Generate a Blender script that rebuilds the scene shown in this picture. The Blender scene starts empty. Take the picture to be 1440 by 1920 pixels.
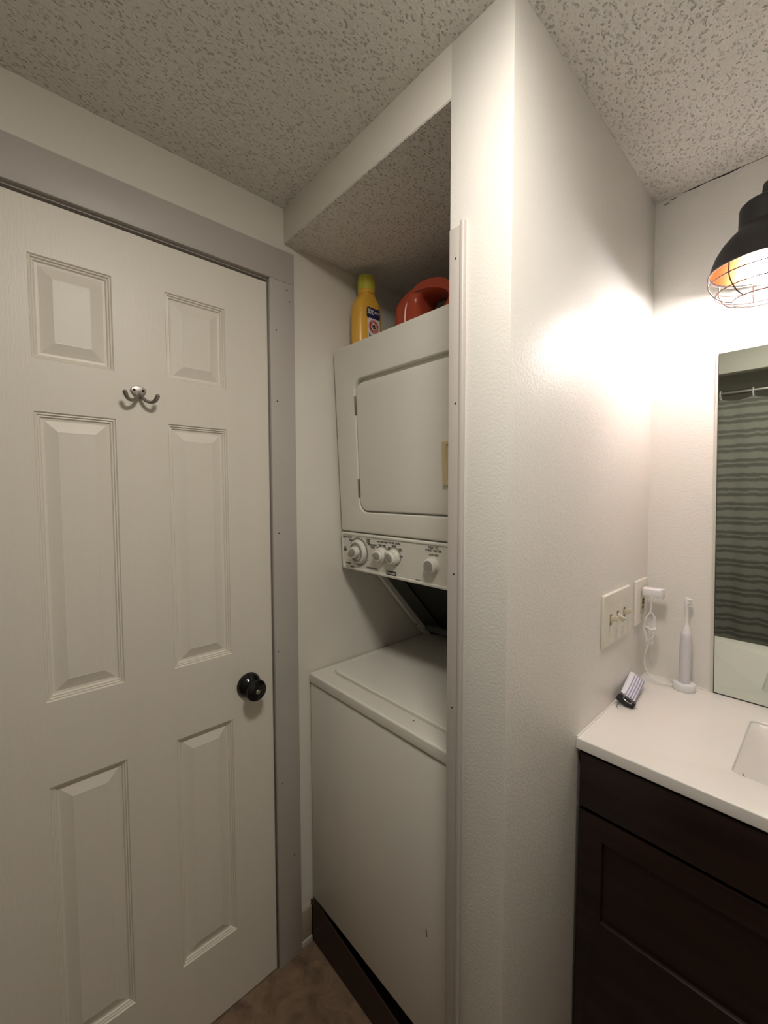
import bpy, bmesh, math, random
from mathutils import Vector, Matrix
random.seed(7)
scene = bpy.context.scene
COL = scene.collection

# ------------------------------------------------------------------ camera, world, exposure
CX, CY, CZ = 1.11917, -0.63731, 1.45895
YAW, PITCH, ROLL, FPX = 0.826673, -0.051351, -0.0017796, 787.05
cam = bpy.data.cameras.new('camera')
cam.sensor_fit = 'VERTICAL'; cam.sensor_height = 36.0; cam.sensor_width = 27.0
cam.lens = FPX / 1920 * 36.0; cam.clip_start = 0.01; cam.clip_end = 50
co = bpy.data.objects.new('camera', cam); COL.objects.link(co)
F = Vector((-math.sin(YAW)*math.cos(PITCH), math.cos(YAW)*math.cos(PITCH), math.sin(PITCH)))
Rv = Vector((math.cos(YAW), math.sin(YAW), 0)); Uv = Rv.cross(F)
R2 = Rv*math.cos(ROLL) + Uv*math.sin(ROLL); U2 = Uv*math.cos(ROLL) - Rv*math.sin(ROLL)
co.matrix_world = Matrix(((R2.x, U2.x, -F.x, CX), (R2.y, U2.y, -F.y, CY), (R2.z, U2.z, -F.z, CZ), (0, 0, 0, 1)))
scene.camera = co
w = bpy.data.worlds.new('world'); scene.world = w; w.use_nodes = True
w.node_tree.nodes['Background'].inputs[0].default_value = (0, 0, 0, 1)
w.node_tree.nodes['Background'].inputs[1].default_value = 0.0
vs = scene.view_settings
vs.view_transform = 'Standard'; vs.look = 'None'; vs.exposure = 0.88; vs.gamma = 1.0; vs.use_curve_mapping = False
BULB_STRENGTH = 110.0     # wall lamp bulb
ENTRY_STRENGTH = 36.0     # ceiling lamp lens
BULB_COL = (1.0, 0.975, 0.96)
DOME_COL = (1.0, 0.935, 0.835)

# ------------------------------------------------------------------ materials
def nt(name):
    m = bpy.data.materials.new(name); m.use_nodes = True
    return m, m.node_tree, m.node_tree.nodes['Principled BSDF']
def mat(name, col, rough=0.5, metal=0.0, spec=0.5, var=0.0, vscale=8.0, bump=0.0, bscale=200.0, bdist=0.002, coat=0.0, stretch=None, trans=0.0, emit=0.0):
    m, t, b = nt(name); N, L = t.nodes, t.links
    b.inputs['Base Color'].default_value = (*col, 1); b.inputs['Roughness'].default_value = rough
    b.inputs['Metallic'].default_value = metal; b.inputs['Specular IOR Level'].default_value = spec
    b.inputs['Coat Weight'].default_value = coat; b.inputs['Transmission Weight'].default_value = trans
    if emit:
        b.inputs['Emission Color'].default_value = (*col, 1); b.inputs['Emission Strength'].default_value = emit
    tc = N.new('ShaderNodeTexCoord'); src = tc.outputs['Object']
    if stretch:
        mp = N.new('ShaderNodeMapping'); mp.inputs['Scale'].default_value = stretch
        L.new(src, mp.inputs['Vector']); src = mp.outputs['Vector']
    if var:
        nz = N.new('ShaderNodeTexNoise'); nz.inputs['Scale'].default_value = vscale; nz.inputs['Detail'].default_value = 4
        L.new(src, nz.inputs['Vector'])
        cr = N.new('ShaderNodeValToRGB')
        cr.color_ramp.elements[0].position = 0.3; cr.color_ramp.elements[1].position = 0.7
        cr.color_ramp.elements[0].color = (*[max(0, c*(1-var)) for c in col], 1)
        cr.color_ramp.elements[1].color = (*[min(1, c*(1+var)) for c in col], 1)
        L.new(nz.outputs['Fac'], cr.inputs['Fac']); L.new(cr.outputs['Color'], b.inputs['Base Color'])
    if bump:
        n2 = N.new('ShaderNodeTexNoise'); n2.inputs['Scale'].default_value = bscale; n2.inputs['Detail'].default_value = 2
        L.new(src, n2.inputs['Vector'])
        bp = N.new('ShaderNodeBump'); bp.inputs['Strength'].default_value = bump; bp.inputs['Distance'].default_value = bdist
        L.new(n2.outputs['Fac'], bp.inputs['Height']); L.new(bp.outputs['Normal'], b.inputs['Normal'])
    return m
def ceiling_mat(name, col):
    m, t, b = nt(name); N, L = t.nodes, t.links
    b.inputs['Roughness'].default_value = 0.9; b.inputs['Specular IOR Level'].default_value = 0.15
    b.inputs['Base Color'].default_value = (*col, 1)
    tc = N.new('ShaderNodeTexCoord')
    mp = N.new('ShaderNodeMapping'); mp.inputs['Rotation'].default_value = (0, 0, 0.6); mp.inputs['Scale'].default_value = (1, 0.62, 1)
    L.new(tc.outputs['Object'], mp.inputs['Vector'])
    a = N.new('ShaderNodeTexNoise'); a.inputs['Scale'].default_value = 138; a.inputs['Detail'].default_value = 2
    c = N.new('ShaderNodeTexNoise'); c.inputs['Scale'].default_value = 300; c.inputs['Detail'].default_value = 2
    L.new(mp.outputs['Vector'], a.inputs['Vector']); L.new(mp.outputs['Vector'], c.inputs['Vector'])
    r = N.new('ShaderNodeValToRGB'); e = r.color_ramp.elements
    e[0].position = 0.29; e[0].color = (0, 0, 0, 1); e[1].position = 0.72; e[1].color = (1, 1, 1, 1)
    k = e.new(0.38); k.color = (.5, .5, .5, 1); k = e.new(0.62); k.color = (.55, .55, .55, 1)
    L.new(a.outputs['Fac'], r.inputs['Fac'])
    mx = N.new('ShaderNodeMath'); mx.operation = 'MULTIPLY_ADD'; mx.inputs[1].default_value = 0.25
    L.new(c.outputs['Fac'], mx.inputs[0]); L.new(r.outputs['Color'], mx.inputs[2])
    bp = N.new('ShaderNodeBump'); bp.inputs['Strength'].default_value = 1.0; bp.inputs['Distance'].default_value = 0.0080
    L.new(mx.outputs[0], bp.inputs['Height']); L.new(bp.outputs['Normal'], b.inputs['Normal'])
    return m
def floor_mat():
    m, t, b = nt('stone_look_vinyl'); N, L = t.nodes, t.links
    b.inputs['Roughness'].default_value = 0.45
    tc = N.new('ShaderNodeTexCoord')
    a = N.new('ShaderNodeTexNoise'); a.inputs['Scale'].default_value = 14; a.inputs['Detail'].default_value = 12; a.inputs['Roughness'].default_value = .68; a.inputs['Distortion'].default_value = .7
    L.new(tc.outputs['Object'], a.inputs['Vector'])
    r = N.new('ShaderNodeValToRGB'); e = r.color_ramp.elements
    e[0].position = 0.3; e[0].color = (.11, .068, .042, 1); e[1].position = 0.72; e[1].color = (.31, .215, .145, 1)
    k = e.new(.5); k.color = (.215, .142, .093, 1)
    L.new(a.outputs['Fac'], r.inputs['Fac']); L.new(r.outputs['Color'], b.inputs['Base Color'])
    bp = N.new('ShaderNodeBump'); bp.inputs['Strength'].default_value = .3; bp.inputs['Distance'].default_value = .002
    L.new(a.outputs['Fac'], bp.inputs['Height']); L.new(bp.outputs['Normal'], b.inputs['Normal'])
    return m
def curtain_mat():
    m, t, b = nt('striped_curtain_cloth'); N, L = t.nodes, t.links
    b.inputs['Roughness'].default_value = 0.85
    tc = N.new('ShaderNodeTexCoord'); sx = N.new('ShaderNodeSeparateXYZ'); L.new(tc.outputs['Object'], sx.inputs[0])
    nz = N.new('ShaderNodeTexNoise'); nz.inputs['Scale'].default_value = 25; nz.inputs['Detail'].default_value = 3
    L.new(tc.outputs['Object'], nz.inputs['Vector'])
    wob = N.new('ShaderNodeMath'); wob.operation = 'MULTIPLY_ADD'; wob.inputs[1].default_value = 0.02
    L.new(nz.outputs['Fac'], wob.inputs[0]); L.new(sx.outputs['Z'], wob.inputs[2])
    d = N.new('ShaderNodeMath'); d.operation = 'DIVIDE'; d.inputs[1].default_value = 0.085; L.new(wob.outputs[0], d.inputs[0])
    f = N.new('ShaderNodeMath'); f.operation = 'FRACT'; L.new(d.outputs[0], f.inputs[0])
    r = N.new('ShaderNodeValToRGB'); e = r.color_ramp.elements
    lt, dk = (.60, .585, .52, 1), (.33, .32, .28, 1)
    e[0].position = 0.0; e[0].color = lt; e[1].position = 1.0; e[1].color = lt
    for p, c in ((.32, lt), (.42, dk), (.56, dk), (.64, lt), (.68, lt), (.76, dk), (.90, dk), (.98, lt)):
        k = e.new(p); k.color = c
    L.new(f.outputs[0], r.inputs['Fac']); L.new(r.outputs['Color'], b.inputs['Base Color'])
    return m
def tube_mat():
    m, t, b = nt('printed_tube_foil'); N, L = t.nodes, t.links
    b.inputs['Roughness'].default_value = 0.4
    tc = N.new('ShaderNodeTexCoord'); sx = N.new('ShaderNodeSeparateXYZ'); L.new(tc.outputs['Object'], sx.inputs[0])
    d = N.new('ShaderNodeMath'); d.operation = 'DIVIDE'; d.inputs[1].default_value = 0.0062; L.new(sx.outputs['X'], d.inputs[0])
    f = N.new('ShaderNodeMath'); f.operation = 'FRACT'; L.new(d.outputs[0], f.inputs[0])
    r = N.new('ShaderNodeValToRGB'); e = r.color_ramp.elements
    e[0].position = .45; e[0].color = (.80, .78, .86, 1); e[1].position = .6; e[1].color = (.33, .32, .47, 1)
    L.new(f.outputs[0], r.inputs['Fac'])
    g = N.new('ShaderNodeMath'); g.operation = 'GREATER_THAN'; g.inputs[1].default_value = -0.009; L.new(sx.outputs['X'], g.inputs[0])
    mx = N.new('ShaderNodeMix'); mx.data_type = 'RGBA'; mx.inputs[6].default_value = (.82, .80, .86, 1)
    L.new(g.outputs[0], mx.inputs[0]); L.new(r.outputs['Color'], mx.inputs[7]); L.new(mx.outputs[2], b.inputs['Base Color'])
    return m

M = dict(
    wall=mat('cream_wall_paint', (.80, .765, .695), .42, spec=.45, var=.02, vscale=3, bump=.35, bscale=260, bdist=.0012),
    wallr=mat('white_semi_gloss_wall_paint', (.80, .775, .73), .40, spec=.45, var=.02, vscale=3, bump=.4, bscale=190, bdist=.0012),
    door=mat('cream_door_paint', (.79, .745, .66), .42, var=.015, vscale=4, bump=.25, bscale=120, bdist=.0012, stretch=(1, 3, .35)),
    casing=mat('grey_trim_paint', (.50, .465, .43), .45, var=.02, vscale=5, bump=.15, bscale=150, bdist=.001),
    trimw=mat('pale_grey_trim_paint', (.53, .49, .46), .42, var=.02, vscale=6, bump=.15, bscale=150, bdist=.001),
    ceil=ceiling_mat('textured_ceiling_plaster', (.85, .82, .78)),
    floor=floor_mat(),
    base=mat('olive_beige_baseboard_paint', (.42, .36, .26), .5, var=.05),
    board=mat('dark_brown_board', (.035, .016, .012), .5, var=.25, vscale=12, stretch=(.3, 4, 4)),
    white=mat('white_appliance_enamel', (.79, .765, .70), .32, bump=.08, bscale=500, bdist=.0005),
    whitep=mat('white_appliance_plastic', (.80, .775, .71), .4),
    greyp=mat('grey_knob_plastic', (.36, .335, .295), .45),
    greyr=mat('grey_dial_print', (.30, .28, .25), .5),
    ink=mat('dark_print_ink', (.06, .055, .05), .6),
    inkw=mat('white_print_ink', (.75, .74, .70), .6),
    black=mat('black_matte_metal', (.012, .011, .012), .5),
    dark=mat('dark_grey_sheet_metal', (.045, .043, .04), .5, var=.15),
    darkg=mat('worn_grey_metal_bar', (.10, .097, .09), .5, var=.3, vscale=30),
    cream=mat('cream_handle_plastic', (.66, .55, .32), .45),
    chrome=mat('hinge_steel', (.35, .33, .30), .35, metal=1.0),
    blackg=mat('glossy_black_knob', (.004, .004, .005), .16, spec=.5),
    brass=mat('tarnished_brass_button', (.36, .34, .25), .35, metal=.8),
    nickel=mat('brushed_nickel', (.40, .37, .34), .34, metal=1.0, bump=.1, bscale=300, bdist=.0005),
    hole=mat('dark_hole', (.02, .016, .013), .8),
    shade=mat('black_lamp_enamel', (.018, .016, .017), .48),
    copper=mat('copper_lining', (.42, .12, .045), .3, metal=1.0),
    wire=mat('bronze_cage_wire', (.10, .075, .065), .35, metal=.85),
    bulb=mat('glowing_bulb_glass', BULB_COL, .3, emit=BULB_STRENGTH),
    lens=mat('glowing_lens_glass', DOME_COL, .3, emit=ENTRY_STRENGTH),
    counter=mat('white_cultured_marble', (.80, .775, .735), .22, spec=.5, var=.012, vscale=5),
    wood=mat('espresso_stained_wood', (.017, .0072, .0052), .34, var=.35, vscale=5, stretch=(1.2, 6, 9), bump=.1, bscale=20, bdist=.0008),
    mirror=mat('mirror_silvering', (.66, .72, .66), .015, metal=1.0),
    mirrore=mat('mirror_edge_strip', (.62, .60, .53), .3),
    plate=mat('ivory_plate_plastic', (.77, .735, .65), .3),
    toggle=mat('ivory_toggle_plastic', (.60, .54, .41), .35),
    tslot=mat('brown_toggle_slot', (.22, .18, .12), .6),
    slot=mat('dark_slot', (.03, .025, .02), .7),
    pwhite=mat('white_gadget_plastic', (.80, .785, .79), .3),
    pgrey=mat('pale_lavender_plastic', (.66, .64, .68), .35),
    bristle=mat('white_bristles', (.85, .84, .80), .7),
    yellow=mat('yellow_bottle_plastic', (.85, .47, .06), .32, var=.03),
    lime=mat('lime_cap_plastic', (.62, .57, .07), .38),
    green=mat('green_bottle_base_film', (.32, .42, .06), .5),
    navy=mat('navy_label_print', (.02, .025, .09), .45),
    lred=mat('red_label_print', (.52, .035, .035), .45),
    lwhite=mat('white_label_print', (.78, .75, .70), .5),
    teal=mat('teal_label_print', (.06, .20, .18), .5),
    red=mat('red_jug_plastic', (.50, .085, .042), .28, var=.04),
    curtain=curtain_mat(), tube=tube_mat(),
    clip=mat('black_clip_steel', (.010, .010, .011), .35),
    steel=mat('bright_steel_wire', (.62, .60, .58), .25, metal=1.0),
    caulk=mat('white_caulk', (.78, .76, .70), .5),
)

# ------------------------------------------------------------------ mesh helpers
ORG = {}
def finish(bm, ang=35):
    bmesh.ops.recalc_face_normals(bm, faces=bm.faces)
    c = math.radians(ang)
    for f in bm.faces: f.smooth = True
    for e in bm.edges:
        if len(e.link_faces) == 2: e.smooth = e.calc_face_angle(0) < c
    return bm
def to_mesh(name, bm):
    finish(bm); me = bpy.data.meshes.new(name); bm.to_mesh(me); bm.free(); return me
def put(name, bm, m, parent=None, label=None):
    """a mesh object; shapes are given in world metres, the origin is moved to the thing's base"""
    me = to_mesh(name, bm) if isinstance(bm, bmesh.types.BMesh) else bm
    me.materials.clear(); me.materials.append(M[m])
    o = bpy.data.objects.new(name, me); COL.objects.link(o)
    if parent is not None:
        org = ORG[parent]; o.parent = parent
    else:
        vs_ = [v.co for v in me.vertices]
        org = Vector(((min(v.x for v in vs_)+max(v.x for v in vs_))/2, (min(v.y for v in vs_)+max(v.y for v in vs_))/2, min(v.z for v in vs_)))
        o.location = org
    me.transform(Matrix.Translation(-org)); ORG[o] = org
    if label: o['label'] = label
    return o
def tag(o, label, cat, group=None):
    o['label'] = label; o['category'] = cat
    if group: o['group'] = group
    return o
def thing(name, loc, label, cat, group=None):
    o = bpy.data.objects.new(name, None); COL.objects.link(o); o.location = loc; o.empty_display_size = .05
    ORG[o] = Vector(loc); return tag(o, label, cat, group)
def struct(name, bm, m, label=None):
    o = put(name, bm, m); o['kind'] = 'structure'
    if label: o['label'] = label; o['category'] = name.split('_')[0]
    return o
def sgroup(name, loc, label):
    o = bpy.data.objects.new(name, None); COL.objects.link(o); o.location = loc; o.empty_display_size = .05
    ORG[o] = Vector(loc); o['kind'] = 'structure'; o['label'] = label; o['category'] = name.split('_')[0]
    return o
def NB(): return bmesh.new()
def box(x0, x1, y0, y1, z0, z1, bev=0.0, seg=2, bm=None, mtx=None):
    b = NB()
    bmesh.ops.create_cube(b, size=1)
    for v in b.verts:
        v.co = Vector((x0+(v.co.x+.5)*(x1-x0), y0+(v.co.y+.5)*(y1-y0), z0+(v.co.z+.5)*(z1-z0)))
    if bev: bmesh.ops.bevel(b, geom=list(b.edges), offset=bev, segments=seg, profile=.5, affect='EDGES')
    if mtx: b.transform(mtx)
    return join(bm, b)
def join(bm, b):
    if bm is None: return b
    me = bpy.data.meshes.new('tmp'); b.to_mesh(me); b.free(); bm.from_mesh(me); bpy.data.meshes.remove(me); return bm
def lathe(prof, c=(0, 0, 0), axis=(0, 0, 1), seg=32, sx=1, sy=1, bm=None, twist=None):
    """prof: (radius, height) pairs; poles where radius is 0"""
    b = NB(); rows = []
    for r, h in prof:
        if r < 1e-6: rows.append([b.verts.new((0, 0, h))])
        else: rows.append([b.verts.new((r*sx*math.cos(2*math.pi*i/seg), r*sy*math.sin(2*math.pi*i/seg), h)) for i in range(seg)])
    for A, B in zip(rows, rows[1:]):
        if len(A) == 1 and len(B) == 1: continue
        for i in range(seg):
            j = (i+1) % seg
            if len(A) == 1: b.faces.new((A[0], B[i], B[j]))
            elif len(B) == 1: b.faces.new((A[i], A[j], B[0]))
            else: b.faces.new((A[i], A[j], B[j], B[i]))
    z = Vector(axis).normalized()
    q = z.to_track_quat('Z', 'Y').to_matrix().to_4x4()
    b.transform(Matrix.Translation(Vector(c)) @ q)
    return join(bm, b)
def catmull(pts, n=8, closed=False):
    P = [Vector(p) for p in pts]; out = []
    m = len(P); rng = range(m if closed else m-1)
    for i in rng:
        a = P[(i-1) % m] if closed or i > 0 else P[0]*2-P[1]
        b_, c_ = P[i], P[(i+1) % m]
        d_ = P[(i+2) % m] if closed or i+2 < m else P[-1]*2-P[-2]
        for k in range(n):
            t = k/n
            out.append(.5*((2*b_)+(c_-a)*t+(2*a-5*b_+4*c_-d_)*t*t+(3*b_-a-3*c_+d_)*t**3))
    if not closed: out.append(P[-1])
    return out
def tube(pts, r, seg=8, closed=False, bm=None, cap=True):
    P = [Vector(p) for p in pts]; n = len(P); b = NB()
    rad = r if callable(r) else (lambda t: r)
    T = []
    for i in range(n):
        a = P[(i-1) % n] if closed or i > 0 else P[i]; c = P[(i+1) % n] if closed or i < n-1 else P[i]
        T.append((c-a).normalized())
    u = T[0].orthogonal().normalized(); rows = []
    for i in range(n):
        u = (u - T[i]*u.dot(T[i])).normalized(); v = T[i].cross(u); q = rad(i/(n-1))
        rows.append([b.verts.new(P[i]+(u*math.cos(2*math.pi*k/seg)+v*math.sin(2*math.pi*k/seg))*q) for k in range(seg)])
    for i in range(n if closed else n-1):
        A, B = rows[i], rows[(i+1) % n]
        off = 0
        if closed and i == n-1:
            off = min(range(seg), key=lambda o: (A[0].co-B[o].co).length)
        for k in range(seg):
            b.faces.new((A[k], A[(k+1) % seg], B[(k+1+off) % seg], B[(k+off) % seg]))
    if not closed and cap:
        b.faces.new(rows[0]); b.faces.new(rows[-1])
    return join(bm, b)
def rrect(x0, x1, y0, y1, r, n=6):
    out = []
    for cx, cy, a0 in ((x1-r, y1-r, 0), (x0+r, y1-r, 90), (x0+r, y0+r, 180), (x1-r, y0+r, 270)):
        for k in range(n+1):
            a = math.radians(a0+90*k/n); out.append((cx+r*math.cos(a), cy+r*math.sin(a)))
    return out
def sheet(outlines, thick, bevel=0.0, res=2, place=None):
    """a flat plate cut from 2D outlines (later outlines are holes), with rounded edges; front face at local z=0, body behind it"""
    cu = bpy.data.curves.new('tmp', 'CURVE'); cu.dimensions = '2D'; cu.fill_mode = 'BOTH'
    cu.extrude = max(thick/2-bevel, 0); cu.bevel_depth = bevel; cu.bevel_resolution = res; cu.offset = -bevel
    for pts in outlines:
        s = cu.splines.new('POLY'); s.points.add(len(pts)-1); s.use_cyclic_u = True
        for p, q in zip(s.points, pts): p.co = (q[0], q[1], 0, 1)
    o = bpy.data.objects.new('tmp', cu); COL.objects.link(o)
    dg = bpy.context.evaluated_depsgraph_get(); dg.update()
    me = bpy.data.meshes.new_from_object(o.evaluated_get(dg))
    bpy.data.objects.remove(o); bpy.data.curves.remove(cu)
    b = NB(); b.from_mesh(me); bpy.data.meshes.remove(me)
    bmesh.ops.remove_doubles(b, verts=b.verts, dist=1e-6)
    b.transform(Matrix.Translation((0, 0, -thick/2)))
    if place: b.transform(place)
    return b
def frame(o, right, up):
    r = Vector(right).normalized(); u = Vector(up); u = (u-r*u.dot(r)).normalized(); n = r.cross(u)
    return Matrix(((r.x, u.x, n.x, o[0]), (r.y, u.y, n.y, o[1]), (r.z, u.z, n.z, o[2]), (0, 0, 0, 1)))
def lettering(txt, size, place, thick=.0004, bold=0.0, bm=None, sx=1.0):
    cu = bpy.data.curves.new('tmp', 'FONT'); cu.body = txt; cu.size = size; cu.align_x = 'CENTER'; cu.align_y = 'CENTER'
    cu.extrude = thick/2; cu.offset = bold; cu.resolution_u = 2; cu.space_line = .9
    o = bpy.data.objects.new('tmp', cu); COL.objects.link(o)
    dg = bpy.context.evaluated_depsgraph_get(); dg.update()
    me = bpy.data.meshes.new_from_object(o.evaluated_get(dg))
    bpy.data.objects.remove(o); bpy.data.curves.remove(cu)
    b = NB(); b.from_mesh(me); bpy.data.meshes.remove(me); b.transform(place @ Matrix.Diagonal((sx, 1, 1, 1)))
    return join(bm, b)
def disc(place, r, thick=.001, seg=20, bm=None, inner=0.0):
    b = NB()
    o = [(r*math.cos(2*math.pi*i/seg), r*math.sin(2*math.pi*i/seg)) for i in range(seg)]
    if inner:
        q = [(inner*math.cos(2*math.pi*i/seg), inner*math.sin(2*math.pi*i/seg)) for i in range(seg)]
        V = [[b.verts.new((x, y, z)) for x, y in ring] for ring in (o, q) for z in (0, thick)]
        for i in range(seg):
            j = (i+1) % seg
            b.faces.new((V[0][i], V[0][j], V[1][j], V[1][i])); b.faces.new((V[2][i], V[3][i], V[3][j], V[2][j]))
            b.faces.new((V[1][i], V[1][j], V[3][j], V[3][i])); b.faces.new((V[0][i], V[2][i], V[2][j], V[0][j]))
    else:
        lo = [b.verts.new((x, y, 0)) for x, y in o]; hi = [b.verts.new((x, y, thick)) for x, y in o]
        b.faces.new(lo); b.faces.new(hi)
        for i in range(seg): j = (i+1) % seg; b.faces.new((lo[i], lo[j], hi[j], hi[i]))
    b.transform(place); return join(bm, b)

# ------------------------------------------------------------------ the room
H, HH = 2.271, 2.173            # ceiling, underside of the alcove header
A, B = 0.609, 0.7383            # partition faces
XR, YF = 2.20, -1.85            # far right wall, wall behind the tub
BY = lambda z: .786-.025*(z-.906)   # the mirror wall leans a little into the room
struct('floor', box(-.12, XR+.1, YF-.1, .95, -.06, 0), 'floor')
b = NB(); ring = []
for x in (-.12, XR+.1):
    ring.append([b.verts.new((x, y, z)) for y, z in ((YF-.1, H), (0, H), (.95, H-.014), (.95, H+.08), (YF-.1, H+.08))])
for i in range(5): j = (i+1) % 5; b.faces.new((ring[0][i], ring[0][j], ring[1][j], ring[1][i]))
b.faces.new(ring[0]); b.faces.new(ring[1])
struct('ceiling', b, 'ceil')
wl = box(-.12, 0, -.05, .95, 0, H); box(-.12, 0, YF-.1, -.70, 0, H, bm=wl); box(-.12, 0, -.70, -.05, 2.062, H, bm=wl)
struct('wall_left', wl, 'wall')
b = NB(); ring = []
for x in (-.12, XR+.1):
    ring.append([b.verts.new((x, y, z)) for y, z in ((BY(-.02), -.02), (BY(H+.02), H+.02), (.95, H+.02), (.95, -.02))])
for i in range(4): j = (i+1) % 4; b.faces.new((ring[0][i], ring[0][j], ring[1][j], ring[1][i]))
b.faces.new(ring[0]); b.faces.new(ring[1])
wall_back = struct('wall_back', b, 'wallr')
struct('wall_partition', box(A, B, 0, .80, 0, H+.001, .0025), 'wallr')
struct('wall_header', box(-.002, A+.003, 0, .09, HH+.002, H+.001, .0008), 'wall')
struct('ceiling_alcove', box(0, A, .0012, .80, HH, HH+.06), 'ceil')
struct('wall_right', box(XR, XR+.1, YF-.1, .95, 0, H), 'wall')
struct('wall_front', box(-.12, XR+.1, YF-.1, YF, 0, H), 'wall')
struct('wall_soffit', box(0, XR, -1.08, -.99, 2.045, H+.001, .002), 'wall')
# gap in the ceiling tape over the mirror wall, and loose tape ridges
cr = None
for x0, x1, z, t in ((.802, .86, 2.2580, .0020), (.853, .94, 2.2590, .0034), (.935, 1.25, 2.2592, .0022), (.772, .790, 2.2535, .0018), (.757, .772, 2.2475, .0018)):
    p = NB(); y0 = BY(z)-.0012
    q = [p.verts.new(c) for c in ((x0, y0, z), ((x0+x1)/2, y0, z-t*.7), (x1, y0, z+.0012), ((x0+x1)/2, y0, z+t*.5))]
    q2 = [p.verts.new(v.co+Vector((0, .004, 0))) for v in q]
    p.faces.new(q); p.faces.new(q2)
    for i in range(4): p.faces.new((q[i], q[(i+1) % 4], q2[(i+1) % 4], q2[i]))
    cr = join(cr, p)
put('crack', cr, 'hole', wall_back)
rd = None
for k in range(9):
    x = .775+k*.05+random.uniform(-.01, .01); z = 2.247+random.uniform(-.004, .006)
    rd = lathe([(0, -.001), (.004, -.0006), (.0055, .0004), (.003, .0016), (0, .002)], (x, BY(z), z), (0, -1, 0), 10, 1.8, .5, rd)
put('tape_ridge', rd, 'wallr', wall_back)

# door jamb and casing
fr = sgroup('trim_1', (0, -.375, 0), 'flat grey painted casing around the white panel door')
put('jamb', box(-.118, -.002, -.0570, -.049, 0, 2.066), 'casing', fr)
put('jamb', box(-.118, 0.003, -.701, -.684, 0, 2.066), 'casing', fr)
put('jamb', box(-.118, 0.003, -.701, -.049, 2.052, 2.066), 'casing', fr)
put('door_stop', box(-.055, -.040, -.668, -.080, 2.035, 2.0525), 'casing', fr)
head = put('head_casing', box(-.003, .017, -.785, .0225, 2.056, 2.1435, .0015), 'casing', fr)
side = put('side_casing', box(-.003, .0165, -.0555, .0225, 0, 2.0562, .0015), 'casing', fr)
put('side_casing', box(-.003, .0165, -.785, -.6945, 0, 2.0562, .0015), 'casing', fr)
for y, z in ((-.0015, 2.035), (.006, 2.005), (-.037, 1.915), (-.037, 1.715), (-.038, 1.335), (-.045, .985), (-.001, .335), (-.038, .58)):
    put('nail_hole', disc(frame((.0163, y, z), (0, 1, 0), (0, 0, 1)), .0021, .0006, 8), 'hole', side)

# door
DX, DY0, DY1, DZ0, DZ1 = .006, -.6825, -.0610, .003, 2.043
dr = sgroup('door_1', (DX-.02, -.376, DZ0), 'cream six-panel door with a black knob and a double coat hook')
ys = [DY0, -.5775, -.4340, -.3255, -.1805, DY1]; zs = [DZ0, .218, .829, 1.0135, 1.6215, 1.7265, 1.935, DZ1]
b = NB(); G = [[b.verts.new((DX, y, z)) for z in zs] for y in ys]
for i in range(5):
    for j in range(7):
        if i in (1, 3) and j in (1, 3, 5): continue
        b.faces.new((G[i][j], G[i+1][j], G[i+1][j+1], G[i][j+1]))
edge = [e for e in b.edges if len(e.link_faces) == 1]
outer = [e for e in edge if all(v.co.y in (G[0][0].co.y, G[5][0].co.y) or v.co.z in (G[0][0].co.z, G[0][7].co.z) for v in e.verts)]
g = bmesh.ops.extrude_edge_only(b, edges=outer)
nv = [v for v in g['geom'] if isinstance(v, bmesh.types.BMVert)]
for v in nv: v.co.x -= .036
bmesh.ops.contextual_create(b, geom=[e for e in b.edges if all(v in nv for v in e.verts)])
slab = put('door_slab', b, 'door', dr)
PROF = ((0, 0), (.0022, -.0038), (.0048, -.0030), (.0064, -.0068), (.0092, -.0062), (.0115, -.0102), (.0165, -.0108), (.0395, -.0028), (.0412, -.0030))
for ya, yb in ((ys[1], ys[2]), (ys[3], ys[4])):
    for za, zb in ((zs[1], zs[2]), (zs[3], zs[4]), (zs[5], zs[6])):
        b = NB(); prev = None
        for ins, dep in PROF:
            r = [b.verts.new((DX+dep, y, z)) for y, z in ((ya+ins, za+ins), (yb-ins, za+ins), (yb-ins, zb-ins), (ya+ins, zb-ins))]
            if prev:
                for i in range(4): b.faces.new((prev[i], prev[(i+1) % 4], r[(i+1) % 4], r[i]))
            prev = r
        b.faces.new(prev)
        pn = put('panel', b, 'door', dr)
        for f in pn.data.polygons: f.use_smooth = False
# knob
KY, KZ = -.1335, .911
kn = put('door_knob', lathe([(r, h*.86) for r, h in [(0, .066), (.008, .0665), (.020, .065), (.0275, .060), (.0295, .054), (.0275, .047), (.021, .041), (.0165, .036), (.0155, .032), (.0175, .027),
                             (.0235, .021), (.0300, .014), (.0340, .006), (.0350, .0005), (.035, 0), (0, -.001)]], (DX, KY, KZ), (1, 0, 0), 40), 'blackg', dr, 'glossy black round knob with brass lock button')
put('lock_button', lathe([(0, .0035), (.005, .0035), (.0062, .0025), (.0064, -.002), (0, -.002)], (DX+.0567, KY, KZ), (1, 0, 0), 20), 'brass', kn)
put('latch_plate', box(-.022, .004, -.0620, -.0600, KZ-.03, KZ+.03, .0004), 'brass', dr)

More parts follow.
